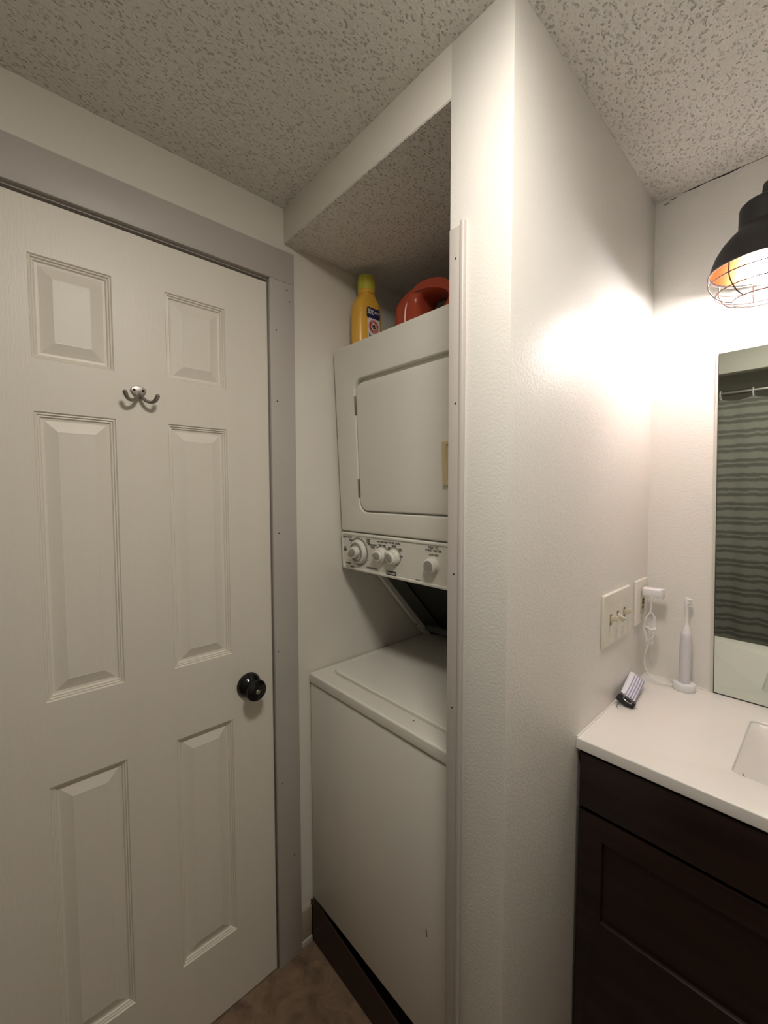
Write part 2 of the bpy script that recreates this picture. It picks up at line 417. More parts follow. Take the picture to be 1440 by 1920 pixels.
# coat hook on the door
hk = thing('coat_hook', (DX, -.3845, 1.665), 'brushed nickel double-prong coat hook on the cream door', 'hook')
hy, hz = -.3880, 1.690
pts = []
for i in range(28):
    a = 2*math.pi*i/28; rr = 1
    y = .0165*math.cos(a); z = .0115*math.sin(a)
    if z < 0: y *= 1-.62*(-z/.0115)**1.3; z *= 1.6
    pts.append((y, z))
put('back_plate', sheet([pts], .0055, .002, 2, frame((DX+.0055, hy, hz), (0, 1, 0), (0, 0, 1))), 'nickel', hk)
for s in (-1, 1):
    arm = catmull([(DX+.003, hy+s*.002, hz-.009), (DX+.012, hy+s*.0045, hz-.0150), (DX+.019, hy+s*.012, hz-.0235), (DX+.024, hy+s*.021, hz-.0265), (DX+.029, hy+s*.0285, hz-.0220), (DX+.032, hy+s*.0330, hz-.0120)], 7)
    pr = put('prong', tube(arm, lambda t: .0050-.0012*math.sin(math.pi*min(1, t*1.05)), 10), 'nickel', hk)
    put('ball_tip', lathe([(0, -.0052), (.0036, -.0038), (.0052, 0), (.0036, .0038), (0, .0052)], arm[-1], (0, 0, 1), 14), 'nickel', pr)
    put('screw', lathe([(0, .0012), (.002, .0010), (.0032, 0), (0, -.001)], (DX+.0055, hy+s*.0092, hz+.0012), (1, 0, 0), 12), 'hole', hk)

# trim strip down the edge of the partition
tr = sgroup('trim_2', (.628, -.004, 0), 'narrow pale grey moulding down the alcove edge of the partition')
put('flat_strip', box(.6125, .6385, -.0055, .002, 0, 1.938, .0010), 'trimw', tr)
put('bead', box(.6380, .6475, -.0095, .002, 0, 1.944, .0032, 3), 'trimw', tr)
for x, z in ((.6275, 1.882), (.628, 1.30), (.6265, 1.04), (.629, 1.62)):
    put('nail_hole', disc(frame((x, -.0055, z), (1, 0, 0), (0, 0, 1)), .0018, .0006, 8), 'hole', tr)

# baseboard stub, floor board under the washer
bb = sgroup('baseboard_left', (.004, .043, 0), 'short beige baseboard piece between door casing and washer')
put('board', box(-.002, .009, .0225, .064, .018, .118, .0015), 'base', bb)
put('shoe_strip', box(-.002, .013, .0225, .064, 0, .020, .002), 'trimw', bb)
b = NB()
fr4 = [(.0, 0), (A, 0), (A, .072), (.05, .136), (.0, .130)]
v0 = [b.verts.new((x, .066, z)) for x, z in fr4]; v1 = [b.verts.new((x, .071, z)) for x, z in fr4]
b.faces.new(v0); b.faces.new(v1)
for i in range(5): j = (i+1) % 5; b.faces.new((v0[i], v0[j], v1[j], v1[i]))
struct('trim_3', b, 'board', 'dark brown board on the floor under the washer front')

# ------------------------------------------------------------------ stacked washer and dryer
ld = thing('laundry_center', (.305, .40, 0), 'white stacked washer and dryer unit standing in the alcove', 'washer dryer')
WX0, WX1, WY0, WY1, WZ0, WZ1 = .0075, .602, .069, .735, .146, .852
body = put('washer_cabinet', box(WX0, WX1, WY0, WY1, WZ0, WZ1, .004), 'white', ld)
put('scratch', tube([(.496, WY0-.0002, .428), (.4975, WY0-.0002, .418), (.4985, WY0-.0002, .410)], .0009, 5), 'hole', body)
put('dark_gap_box', box(WX0+.02, WX1-.02, .115, .72, .012, WZ0+.002), 'black', ld)  # black box added to stand in for the shade in the gap under the washer
for x in (.05, .56):
    for y in (.14, .68): put('foot', lathe([(0, 0), (.018, 0), (.018, .008), (.008, .010), (.008, .03), (0, .03)], (x, y, 0), seg=14), 'black', ld)
top = put('washer_top', box(WX0, WX1, WY0-.001, WY1, WZ1+.0025, .8800, .001), 'white', ld)
put('top_rim', sheet([rrect(WX0-.001, WX1+.001, WY0-.0035, WY1, .006, 3), rrect(.0385, .572, .1245, .588, .036, 8)], .0315, .005, 3, frame((0, 0, .886), (1, 0, 0), (0, 1, 0))), 'white', ld)
# lid: rounded plate standing just proud in a shallow dark seam
pl = frame((0, 0, .8868), (1, 0, 0), (0, 1, 0))
put('lid', sheet([rrect(.041, .569, .128, .585, .034, 8)], .0125, .003, 3, frame((0, 0, .8915), (1, 0, 0), (0, 1, 0))), 'white', ld)
put('chip', disc(frame((.42, .105, .8862), (1, 0, 0), (0, 1, 0)), .002, .0006, 8), 'hole', top)

RK = lambda z: .163+.05*(1.9-z)           # the dryer front leans: top further forward
def DF(x, z, off=0.0): return frame((x, RK(z)-off, z), (1, 0, 0), (0, -.05, 1))
FACE = DF(0, 0)                            # face plane, local (x, z*sqrt(1+.05^2)) measured from z=0
sc = math.sqrt(1+.05**2)
def fz(z): return z*sc
DX0, DX1 = .0125, .598
b = NB()
q = [(RK(1.898)+.016, 1.898), (RK(1.3275)+.016, 1.3275), (RK(1.22)+.016, 1.209), (.74, 1.209), (.74, 1.898)]
v0 = [b.verts.new((DX0+.003, y, z)) for y, z in q]; v1 = [b.verts.new((DX1-.003, y, z)) for y, z in q]
b.faces.new(v0); b.faces.new(v1)
for i in range(5): j = (i+1) % 5; b.faces.new((v0[i], v0[j], v1[j], v1[i]))
bmesh.ops.bevel(b, geom=list(b.edges), offset=.003, segments=2, profile=.5, affect='EDGES')
dc = put('dryer_cabinet', b, 'white', ld)
L0, L1, Z0, Z1 = .1135, .497, 1.3965, 1.7800
put('dryer_front', sheet([rrect(DX0, DX1, fz(1.3285), fz(1.9005), .008, 4), rrect(L0-.0035, L1+.0035, fz(Z0-.0045), fz(Z1+.0125), .034, 8)], .018, .0045, 3, FACE), 'white', ld)
dd = put('dryer_door', sheet([rrect(L0, L1, fz(Z0), fz(Z1), .031, 8)], .014, .004, 3, DF(0, 0, -.0015)), 'white', ld)
for z0, z1 in ((1.690, 1.744), (1.440, 1.494)):
    zm = (z0+z1)/2
    h = put('hinge', box(-.0038, .0022, -(z1-z0)/2, (z1-z0)/2, -.004, .0012, .0006, mtx=DF(L0-.001, zm)), 'chrome', dd)
HX0, HX1, HZ0, HZ1 = .4475, .497, 1.470, 1.5795
hd = put('handle', sheet([rrect(HX0, HX1, fz(HZ0), fz(HZ1), .003, 3), rrect(HX0+.013, HX1-.004, fz(HZ0+.010), fz(HZ1-.009), .003, 3)], .010, .0015, 2, DF(0, 0, .0055)), 'cream', dd, 'cream recessed door handle')
b = NB()
ins = [(HX0+.012, HZ0+.009, .003), (HX1-.003, HZ0+.009, -.002), (HX1-.003, HZ1-.008, -.002), (HX0+.012, HZ1-.008, .003)]
b.faces.new([b.verts.new((x, RK(z)-o, z)) for x, z, o in ins])
put('handle_grip', b, 'cream', dd)
# console
CZ0, CZ1 = 1.2035, 1.3245
cp = put('control_panel', sheet([rrect(DX0-.001, DX1+.001, fz(CZ0), fz(CZ1), .004, 3)], .026, .004, 3, DF(0, 0, .001)), 'whitep', ld)
put('panel_frame', sheet([rrect(DX0+.001, DX1-.001, fz(CZ0+.001), fz(CZ1-.001), .005, 3), rrect(DX0+.009, DX1-.009, fz(CZ0+.009), fz(CZ1-.008), .004, 3)], .004, .0018, 2, DF(0, 0, .0035)), 'whitep', cp)
NO = (0, -1, -.05)                         # outward normal of the console
def T(txt, x, z, s, m='ink', sx=1.0, par=None): put('lettering', lettering(txt, s, DF(x, z, .0013), bold=.0002, sx=sx), m, par or cp)
T('HEAVY DUTY', .0445, 1.3085, .0078); T('NORMAL', .063, 1.300, .0055); T('WARM\nWASH\nCYCLE', .1475, 1.3035, .0055); T('PERMANENT\nPRESS', .1665, 1.2905, .0075); T('OFF\nSOAK\nRINSE', .030, 1.270, .0055)
T('POWER', .0435, 1.2235, .0075); T('RINSE', .063, 1.2145, .006); T('KNIT/DELICATE', .158, 1.2215, .0075, sx=.9)
T('WATER TEMP', .211, 1.3065, .0078); T('WATER LEVEL', .2615, 1.3080, .0078)
for x, z, s in ((.190, 1.289, 'HOT'), (.201, 1.2955, 'WARM\nCOLD'), (.218, 1.2955, 'WARM\nWARM'), (.231, 1.2885, 'COLD'), (.240, 1.291, 'MED\nLOW'), (.2605, 1.298, 'MEDIUM\nHIGH'), (.285, 1.291, 'HIGH\nSMALL'), (.288, 1.272, 'RESET')): T(s, x, z, .0048)
T('PUSH TO\nSTART DRYER', .4075, 1.3055, .0088); T('AUTO DRY', .4085, 1.290, .0065); T('ENERGY', .470, 1.3110, .006)
T('Stackable', .351, 1.2155, .005, 'greyr')
lg = put('logo_plate', sheet([rrect(.2245, .2655, fz(1.2125), fz(1.2250), .0015, 3)], .0014, .0003, 1, DF(0, 0, .0022)), 'ink', cp)
put('lettering', lettering('Kenmore', .0088, DF(.2455, 1.2190, .0025), bold=.0002), 'inkw', lg)
# big timer dial
dx, dz = .0985, 1.2665
n0 = Vector((dx, RK(dz), dz)); nv_ = Vector(NO).normalized()
put('dial_scale', disc(DF(dx, dz, .0009), .0445, .0008, 40, inner=.0400), 'greyr', cp)
tick = None
for k in range(30):
    a = 2*math.pi*k/30
    tick = box(-.0004, .0004, .0415, .0465 if k % 5 else .0490, .0010, .0017, mtx=DF(dx, dz) @ Matrix.Rotation(a, 4, 'Z'), bm=tick)
put('tick_marks', tick, 'ink', cp)
dl = put('timer_dial', lathe([(.0375, 0), (.0375, .006), (.0355, .0115), (.0315, .0135), (.0305, .0125), (.0290, .0135), (.0285, .0115), (0, .0115)], n0, NO, 40), 'whitep', cp)
put('dial_ring', lathe([(.0300, .0130), (.0292, .0146), (.0262, .0150), (.0255, .0135)], n0, NO, 40), 'greyr', dl)
def pointer_knob(par, c, r0, r1, h, point, ang, ellipse=1.0):
    """a knob with a teardrop grip; the grip's flat end is grey"""
    o = []
    for i in range(32):
        a = 2*math.pi*i/32; rr = r1*(1+point*max(0, math.cos(a))**5)
        o.append((rr*math.cos(a), rr*ellipse*math.sin(a)))
    m = DF(*c) @ Matrix.Translation((0, 0, h)) @ Matrix.Rotation(ang, 4, 'Z')
    kb = put('knob_grip', sheet([o], h-.004, .0022, 3, m), 'whitep', par)
    o2 = [(x*.72, y*.72) for x, y in o]
    put('knob_face', sheet([o2], .0010, .0004, 1, m @ Matrix.Translation((0, 0, .0006))), 'greyp', par if par.parent.parent else kb)
    return kb
pointer_knob(dl, (dx, dz), 0, .0215, .029, .34, math.radians(205), .80)
for x, z, an in ((.2045, 1.2665, 172), (.2575, 1.2665, 140)):
    kn_ = put('selector_knob', lathe([(.0225, 0), (.0225, .009), (.0205, .0125), (.012, .0140), (0, .0140)], (x, RK(z), z), NO, 32), 'whitep', cp)
    pointer_knob(kn_, (x, z), 0, .0185, .021, .32, math.radians(an), .82)
put('level_arc', disc(DF(.2600, 1.2705, .0009), .0275, .0008, 32, inner=.0245), 'greyr', cp)
sb = put('start_button', lathe([(.0210, 0), (.0210, .010), (.0200, .0170), (.0165, .0200), (.0150, .0205), (0, .0205)], (.4045, RK(1.2630), 1.2630), NO, 36), 'whitep', cp)
put('button_face', lathe([(.0152, .0200), (.0146, .0211), (0, .0211)], (.4045, RK(1.2630), 1.2630), NO, 28), 'greyp', sb)
# rear stand that carries the dryer: slanting side rails with a dark recess between
def rail(x0, x1):
    b = NB()
    q = [(.298, 1.2105), (.330, 1.2105), (.6245, .8865), (.592, .8865), (.565, .9125)]
    v0 = [b.verts.new((x0, y, z)) for y, z in q]; v1 = [b.verts.new((x1, y, z)) for y, z in q]
    b.faces.new(v0); b.faces.new(v1)
    for i in range(5): j = (i+1) % 5; b.faces.new((v0[i], v0[j], v1[j], v1[i]))
    return b
for x0, x1 in ((.016, .036), (.574, .594)):
    rl = put('stand_rail', rail(x0, x1), 'white', ld)
    for t in (.14, .90):
        y, z = .298+(.565-.298)*t, 1.2105+(.9125-1.2105)*t
        put('screw', lathe([(0, .002), (.004, .0015), (.005, -.001), (0, -.001)], ((x0+x1)/2, y, z), (0, -.745, -.667), 10), 'hole', rl)
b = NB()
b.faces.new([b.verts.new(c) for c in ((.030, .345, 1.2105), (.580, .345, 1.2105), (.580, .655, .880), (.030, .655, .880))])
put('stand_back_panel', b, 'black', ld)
for x0, x1 in ((.036, .095), (.515, .574)):
    b = NB(); b.faces.new([b.verts.new(c) for c in ((x0, .318, 1.2105), (x1, .338, 1.2105), (x1, .640, .888), (x0, .612, .888))])
    put('stand_flange', b, 'dark', ld)
rb = tube([(.075, .360, 1.200), (.135, .600, .945)], .004, 6)
put('stand_rib', rb, 'dark', ld)
put('stand_crossbar', box(.036, .574, .575, .602, .912, .938, .004), 'darkg', ld)

# ------------------------------------------------------------------ things on the dryer
TOPZ = 1.9005
bt = thing('detergent_bottle', (.060, .262, TOPZ), 'yellow detergent bottle with lime cap standing on the dryer', 'bottle')
def oval_body(rows, c, seg=40, p=3.0):
    b = NB(); R = []
    for z, a, bb_ in rows:
        ring = []
        for i in range(seg):
            t = 2*math.pi*i/seg; cx, sy = math.cos(t), math.sin(t)
            ring.append(b.verts.new((c[0]+a*math.copysign(abs(cx)**(2/p), cx), c[1]+bb_*math.copysign(abs(sy)**(2/p), sy), c[2]+z)))
        R.append(ring)
    for X, Y in zip(R, R[1:]):
        for i in range(seg): j = (i+1) % seg; b.faces.new((X[i], X[j], Y[j], Y[i]))
    b.faces.new(R[0]); b.faces.new(R[-1]); return b
bc = (.060, .262, TOPZ)
put('bottle_body', oval_body([(0, .027, .043), (.004, .030, .050), (.06, .0305, .052), (.11, .030, .0515), (.140, .0295, .050), (.160, .028, .045), (.172, .0255, .035), (.180, .0235, .0285), (.186, .0230, .0255), (.20, .023, .025)], bc), 'yellow', bt)
put('base_band', oval_body([(.006, .0305, .0470), (.018, .0308, .0476)], bc), 'green', bt)
put('collar', lathe([(.0255, 0), (.0275, .002), (.0275, .010), (.0255, .012)], (bc[0], bc[1], TOPZ+.186), seg=32), 'yellow', bt)
cap = put('cap', lathe([(.0258, 0), (.0272, .001), (.0268, .040), (.0255, .0455), (.0225, .0475), (0, .0475)], (bc[0], bc[1], TOPZ+.197), seg=48), 'lime', bt)
rg = None
for k in range(28):
    a = 2*math.pi*k/28
    rg = box(.0262, .0277, -.0009, .0009, TOPZ+.200, TOPZ+.236, mtx=Matrix.Translation((bc[0], bc[1], 0)) @ Matrix.Rotation(a, 4, 'Z'), bm=rg)
put('cap_ribs', rg, 'lime', cap)
LB = lambda y, z, off: frame((bc[0]+.0303+off, bc[1]+y, TOPZ+z+.019), (0, 1, 0), (0, 0, 1))
lb = put('label_band', sheet([rrect(-.0235, .030, .085, .118, .006, 4)], .0025, .0004, 1, LB(0, 0, .0012)), 'navy', bt, 'navy label reading 3X')
put('lettering', lettering('3X', .021, LB(-.010, .1035, .0014), bold=.0006), 'inkw', lb)
put('lettering', lettering('CONCENTRATED\nFORMULA', .0048, LB(.014, .105, .0014)), 'inkw', lb)
lw = put('label_panel', sheet([rrect(-.020, .031, .020, .088, .014, 5)], .0022, .0004, 1, LB(0, 0, .0010)), 'lwhite', bt)
em = put('emblem', disc(LB(.004, .060, .0010), .0215, .0006, 32), 'lred', bt, 'round red emblem with arm and hammer')
put('emblem_ring', disc(LB(.004, .060, .0016), .0205, .0003, 32, inner=.0190), 'lwhite', em)
put('emblem_center', disc(LB(.004, .060, .0016), .0115, .0003, 24), 'lwhite', em)
for a, txt in ((0, 'ARM & HAMMER'),):
    lt_ = None
    for k, ch in enumerate(txt):
        an = math.radians(100-k*23+30)
        if ch == ' ': continue
        lt_ = lettering(ch, .0062, LB(.004, .060, .0016) @ Matrix.Rotation(an-math.pi/2, 4, 'Z') @ Matrix.Translation((0, .0152, 0)), bm=lt_)
    put('lettering', lt_, 'lwhite', em)
fist = None
for y, z, r in ((-.003, .001, .0042), (.002, .004, .0035), (.004, -.003, .0038), (-.001, -.0055, .003)):
    fist = disc(LB(.004+y, .060+z, .0019), r, .0003, 12, bm=fist)
put('emblem_figure', fist, 'ink', em)
put('label_swoosh', sheet([[(-.017, .038), (-.006, .030), (.012, .026), (.030, .032), (.030, .0), (-.008, .0), (-.015, .018)]], .0006, 0, 0, LB(0, 0, .0016)), 'teal', bt)

jg = thing('detergent_jug', (.265, .36, TOPZ), 'rounded red detergent jug with moulded handle lying behind dryer edge', 'jug')
jg['label'] = 'rounded red detergent jug with moulded handle on the dryer'
outl = [(.175, .0), (.150, .002), (.141, .012), (.1395, .10), (.146, .132), (.162, .148), (.188, .162), (.220, .170), (.255, .172), (.292, .167), (.327, .156), (.360, .141), (.385, .120), (.392, .09), (.391, .012), (.382, .002), (.36, .0)]
hole = [(.246, .100), (.242, .124), (.252, .138), (.280, .140), (.318, .132), (.345, .118), (.352, .098), (.335, .082), (.285, .078), (.255, .084)]
oc = [(p.x, max(p.y, 0.0)) for p in catmull([(x, z, 0) for x, z in outl], 4, True)]
hc = [(p.x, p.y) for p in catmull([(x, z, 0) for x, z in hole], 4, True)]
put('jug_body', sheet([oc, hc], .110, .026, 5, frame((0, .30, TOPZ+.0035), (1, 0, 0), (0, 0, 1))), 'red', jg)
put('grip_rib', tube(catmull([(.199, .3005, TOPZ+.03), (.199, .2985, TOPZ+.09), (.206, .3005, TOPZ+.128), (.225, .305, TOPZ+.148)], 6), .006, 10), 'red', jg)
cp_ = put('jug_cap', lathe([(.030, 0), (.030, .035), (.027, .040), (0, .040)], (.430, .355, TOPZ+.115), seg=28), 'red', jg)
put('jug_spout', lathe([(.034, -.115), (.036, -.02), (.028, 0)], (.425, .355, TOPZ+.1155), seg=28), 'red', jg)

# ------------------------------------------------------------------ vanity
VX0, VX1, VYF, VYB, ZC = B+.0005, 1.952, .297, .800, .906
vc = thing('vanity_cabinet', (1.345, .55, 0), 'dark espresso wood vanity cabinet under the white sink top', 'cabinet')
CF = .322
for x0, x1 in ((.7415, .7595), (1.930, 1.948)): put('side_panel', box(x0, x1, CF+.018, .77, .09, .8805), 'wood', vc)
put('bottom_panel', box(.7595, 1.930, CF+.018, .77, .09, .108), 'wood', vc)
put('back_panel', box(.7595, 1.930, .752, .77, .108, .70), 'wood', vc)
put('face_rail', box(.7415, 1.948, CF, CF+.018, .735, .8805), 'wood', vc)
put('face_rail', box(.7415, 1.948, CF, CF+.018, .09, .125), 'wood', vc)
for x0, x1 in ((.7415, .785), (1.323, 1.367), (1.904, 1.948)): put('face_stile', box(x0, x1, CF, CF+.018, .125, .735), 'wood', vc)
put('toe_kick', box(.7415, 1.948, CF+.06, .77, 0, .092), 'wood', vc)
put('drawer_front', box(.7455, 1.944, CF-.019, CF+.001, .7510, .8735, .0015), 'wood', vc)
for x0, x1 in ((.7455, 1.3435), (1.3465, 1.944)):
    zz0, zz1, st = .105, .7420, .050
    P = FACE2 = frame((0, CF-.019, 0), (1, 0, 0), (0, 0, 1))
    dr_ = put('cabinet_door', sheet([[(x0, zz0), (x1, zz0), (x1, zz1), (x0, zz1)], [(x0+st, .508), (x1-st, .508), (x1-st, zz1-st), (x0+st, zz1-st)]], .020, .0012, 1, P), 'wood', vc)
    put('door_panel', box(x0+st-.002, x1-st+.002, CF-.009, CF-.003, .506, zz1-st+.002), 'wood', dr_)
vt = thing('sink_counter', (1.345, .55, .881), 'white cultured marble vanity top with integral rectangular sink', 'countertop')
SX0, SX1, SY0, SY1 = .994, 1.576, .405, .682
put('slab', sheet([[(VX0, VYF), (VX1, VYF), (VX1, VYB), (VX0, VYB)], rrect(SX0, SX1, SY0, SY1, .014, 5)], .0255, .0028, 3, frame((0, 0, ZC), (1, 0, 0), (0, 1, 0))), 'counter', vt)
b = NB(); rows = []
for x0, x1, y0, y1, z, r in ((SX0-.003, SX1+.003, SY0-.003, SY1+.003, ZC-.003, .016), (SX0+.004, SX1-.004, SY0+.003, SY1-.003, ZC-.010, .014), (SX0+.15, SX1-.15, SY0+.03, SY1-.020, ZC-.085, .02), (SX0+.19, SX1-.19, SY0+.05, SY1-.03, ZC-.105, .03), (1.255, 1.315, .525, .585, ZC-.112, .029)):
    rows.append([b.verts.new((x, y, z)) for x, y in rrect(x0, x1, y0, y1, r, 5)])
for X, Y in zip(rows, rows[1:]):
    for i in range(len(X)): j = (i+1) % len(X); b.faces.new((X[i], X[j], Y[j], Y[i]))
b.faces.new(rows[-1])
bs = put('basin', b, 'counter', vt)
put('drain', lathe([(.0, .001), (.018, .001), (.023, .003), (.025, 0), (.02, -.002)], (1.285, .555, ZC-.112), seg=24), 'steel', bs)
put('hair', tube(catmull([(1.008, .437, ZC-.0125), (1.012, .428, ZC-.0145), (1.016, .4235, ZC-.0185), (1.0185, .4165, ZC-.0205)], 5), .0006, 5), 'hole', bs)
ck = tube(catmull([(VX0+.0005, .30, ZC+.0005), (VX0+.001, .45, ZC+.0008), (VX0+.0005, .62, ZC+.0006), (VX0+.001, .784, ZC+.0008)], 10), .0022, 6)
tube([(VX0, BY(ZC)-.0005, ZC+.0008), (.90, BY(ZC)-.0005, ZC+.0008)], .0020, 6, bm=ck)
put('caulk_line', ck, 'caulk', vt)

# mirror, leaning with its wall
mr = thing('wall_mirror', (1.345, .78, .909), 'large frameless mirror resting on the vanity top', 'mirror')
def WB(x, z, off): return Vector((x, BY(z)-off, z))
def slabq(c, o0, o1):
    b = NB(); f_ = [b.verts.new(WB(x, z, o1)) for x, z in c]; k_ = [b.verts.new(WB(x, z, o0)) for x, z in c]
    b.faces.new(f_); b.faces.new(k_)
    for i in range(len(c)): j = (i+1) % len(c); b.faces.new((f_[i], f_[j], k_[j], k_[i]))
    return b
put('glass', slabq([(.9055, .9095), (1.80, .9095), (1.80, 1.8165), (.8925, 1.8125)], .0006, .0062), 'mirror', mr)
put('dark_edge', slabq([(.9035, .9065), (1.802, .9065), (1.802, .9105), (.9065, .9105), (.8937, 1.8125), (.8915, 1.8130)], .0004, .0058), 'slot', mr)
put('side_strip', slabq([(.8975, .9070), (.9036, .9070), (.8916, 1.8095), (.8862, 1.8095)], -.001, .0045), 'mirrore', mr)

# wall lamp: one caged bell shade
LX, LY = .985, .630
RIMZ = 1.953
vl = thing('vanity_light', (LX, BY(2.05), 2.0), 'black caged bell-shade wall lamp with copper lining above the mirror', 'wall lamp')
put('back_plate', box(.935, 1.035, BY(2.06)-.024, BY(2.06)+.004, 2.035, 2.095, .006, 3), 'shade', vl)
def lamp(x):
    c = (x, LY, RIMZ)
    neck = [(.0960, 0), (.0968, .0015), (.0955, .004), (.0925, .016), (.086, .036), (.075, .056), (.062, .072), (.052, .081), (.0465, .087), (.0455, .092), (.0455, .128), (.0440, .135), (.038, .141), (.022, .145), (.010, .146), (0, .146)]
    inner = [(.0935, .0025), (.0905, .0155), (.084, .035), (.073, .0545), (.060, .0705), (.050, .0790), (.040, .084), (0, .085)]
    sh = put('shade', lathe([(.0938, .001)]+neck, c, seg=56), 'shade', vl)
    put('copper_lining', lathe(inner, c, seg=56), 'copper', sh)
    arm = catmull([(x, BY(2.06)-.022, 2.062), (x, BY(2.06)-.045, 2.075), (x, .700, 2.125), (x, .672, 2.142), (x, .645, 2.136), (x, LY, 2.112), (x, LY, 2.090)], 8)
    put('arm', tube(arm, .0072, 12), 'shade', vl)
    bl = put('bulb', lathe([(0, -.032), (.012, -.030), (.022, -.023), (.0285, -.010), (.030, .003), (.027, .018), (.020, .034), (.0145, .046), (.0135, .054)], (x, LY, RIMZ-.004), seg=32), 'bulb', vl, 'glowing round bulb')
    put('socket', lathe([(.0, .094), (.019, .094), (.019, .05), (.0138, .049)], (x, LY, RIMZ-.004), seg=24), 'shade', vl)
    cg = put('cage_rim', tube([(x+.0970*math.cos(a), LY+.0970*math.sin(a), RIMZ-.001) for a in [2*math.pi*i/56 for i in range(56)]], .0018, 6, True), 'wire', vl)
    for r, dz_ in ((.0955, -.022), (.083, -.047), (.052, -.066)):
        put('cage_ring', tube([(x+r*math.cos(a), LY+r*math.sin(a), RIMZ+dz_) for a in [2*math.pi*i/48 for i in range(48)]], .0014, 6, True), 'wire', cg)
    for k in range(8):
        a = 2*math.pi*(k+.35)/8
        pr_ = catmull([(.0965, 0, 0), (.0965, 0, -.022), (.092, 0, -.036), (.080, 0, -.052), (.065, 0, -.062), (.052, 0, -.066)], 4)
        put('cage_wire', tube([(x+p.x*math.cos(a), LY+p.x*math.sin(a), RIMZ+p.z) for p in pr_], .0014, 6), 'wire', cg)
lamp(LX)

# switch plate and outlet on the partition
PB = lambda y, z, off=0.0: frame((B+off, y, z), (0, 1, 0), (0, 0, 1))
sp = thing('light_switch', (B, .516, 1.073), 'ivory triple toggle switch plate on the partition beside the vanity', 'switch')
put('switch_plate', sheet([rrect(.4255, .6070, 1.0725, 1.2040, .003, 3)], .008, .0032, 3, PB(0, 0, .0075)), 'plate', sp)
for y, up in ((.468, 1), (.516, -1), (.564, 1)):
    put('toggle_slot', box(-.0055, .0055, -.0135, .0135, -.002, .0008, mtx=PB(y, 1.1385, .0075)), 'tslot', sp)
    put('toggle', box(-.0042, .0042, -.0062, .0062, -.004, .0185, .0018, mtx=PB(y, 1.1385, .0075) @ Matrix.Rotation(math.radians(-24*up), 4, 'X')), 'toggle', sp)
    for s in (-1, 1):
        put('screw', lathe([(0, .0014), (.0022, .0012), (.0034, 0), (0, -.001)], (B+.0075, y, 1.1385+s*.0385), (1, 0, 0), 10), 'toggle', sp)
ou = thing('wall_outlet', (B, .711, 1.078), 'ivory outlet plate on the partition with a white charger plugged in', 'outlet')
put('outlet_plate', sheet([rrect(.6620, .7620, 1.0775, 1.2045, .003, 3)], .008, .0032, 3, PB(0, 0, .0075)), 'plate', ou)
put('receptacle', sheet([rrect(.6955, .7290, 1.1075, 1.1755, .002, 2)], .004, .0008, 2, PB(0, 0, .0095)), 'toggle', ou)
for y, z, w_, h_ in ((.7065, 1.1245, .0028, .0085), (.7175, 1.1245, .0028, .0075)):
    put('socket_slot', box(-w_/2, w_/2, -h_/2, h_/2, -.001, .0005, mtx=PB(y, z, .0095)), 'slot', ou)
for z in (1.1365, 1.1455):
    put('test_button', box(-.0055, .0055, -.0032, .0032, -.001, .0018, .0006, mtx=PB(.712, z, .0095)), 'slot', ou)
for z in (1.090, 1.192):
    put('screw', lathe([(0, .0014), (.0022, .0012), (.0034, 0), (0, -.001)], (B+.0075, .712, z), (1, 0, 0), 10), 'toggle', ou)

# toothbrush charger: plug, cord, cradle
TX, TY = .8455, .7455
ch = thing('toothbrush_charger', (TX, TY, ZC), 'white toothbrush charging base with a coiled cord and wall plug', 'charger')
pgd = put('wall_plug', box(B+.0095, B+.0595, .697, .7255, 1.1590, 1.1830, .004, 3), 'pwhite', ch)
put('plug_cap', box(B+.0555, B+.0605, .6955, .7270, 1.1575, 1.1845, .002, 2), 'pwhite', ch)
put('strain_relief', lathe([(.006, .004), (.0055, -.004), (.0035, -.010), (0, -.010)], (B+.034, .7005, 1.1595), seg=14), 'pwhite', ch)
cx, cy = B+.034, .7005
path = [(cx, cy, 1.154), (cx-.001, cy, 1.135), (cx-.002, cy, 1.118)]
for k in range(5):
    o = .0022*(k-2)
    path += [(cx-.009+o*.4, cy+o, 1.100), (cx-.013+o*.6, cy+o, 1.070), (cx-.010, cy+o, 1.045), (cx-.003+o, cy+o, 1.036-.003*k), (cx+.006-o*.3, cy+o, 1.050), (cx+.0055+o*.7, cy+o, 1.080), (cx+.008, cy+o, 1.102), (cx+.001, cy+o, 1.116-.003*k)]
path += [(cx-.010, cy+.006, 1.08), (cx-.008, cy+.006, 1.045), (cx-.006, cy+.004, 1.020), (cx-.013, cy+.004, .995), (cx-.015, cy+.006, .965), (cx-.008, cy+.010, .938), (cx+.012, cy+.020, .918), (cx+.034, cy+.032, .9115), (TX-.020, TY-.004, .9125)]
put('cord', tube(catmull(path, 6), .0017, 7), 'pwhite', ch)
put('cord_tie', tube([(cx-.002+.0125*math.cos(a), cy+.0085*math.sin(a), 1.072+.002*math.sin(2*a)) for a in [2*math.pi*i/20 for i in range(20)]], .0016, 6, True), 'pwhite', ch)
put('charging_base', lathe([(0, 0), (.0255, 0), (.0268, .002), (.0268, .0165), (.0250, .0195), (.0185, .0205), (0, .0205)], (TX, TY, ZC), seg=40), 'pwhite', ch)
tb = thing('electric_toothbrush', (TX, TY, ZC+.02), 'white electric toothbrush standing upright on its charging base', 'toothbrush')
put('handle', lathe([(0, 0), (.0128, 0), (.0132, .004), (.0140, .05), (.0140, .10), (.0132, .128), (.0120, .1400), (.0110, .1412), (0, .1412)], (TX, TY, ZC+.0208), seg=28), 'pgrey', tb)
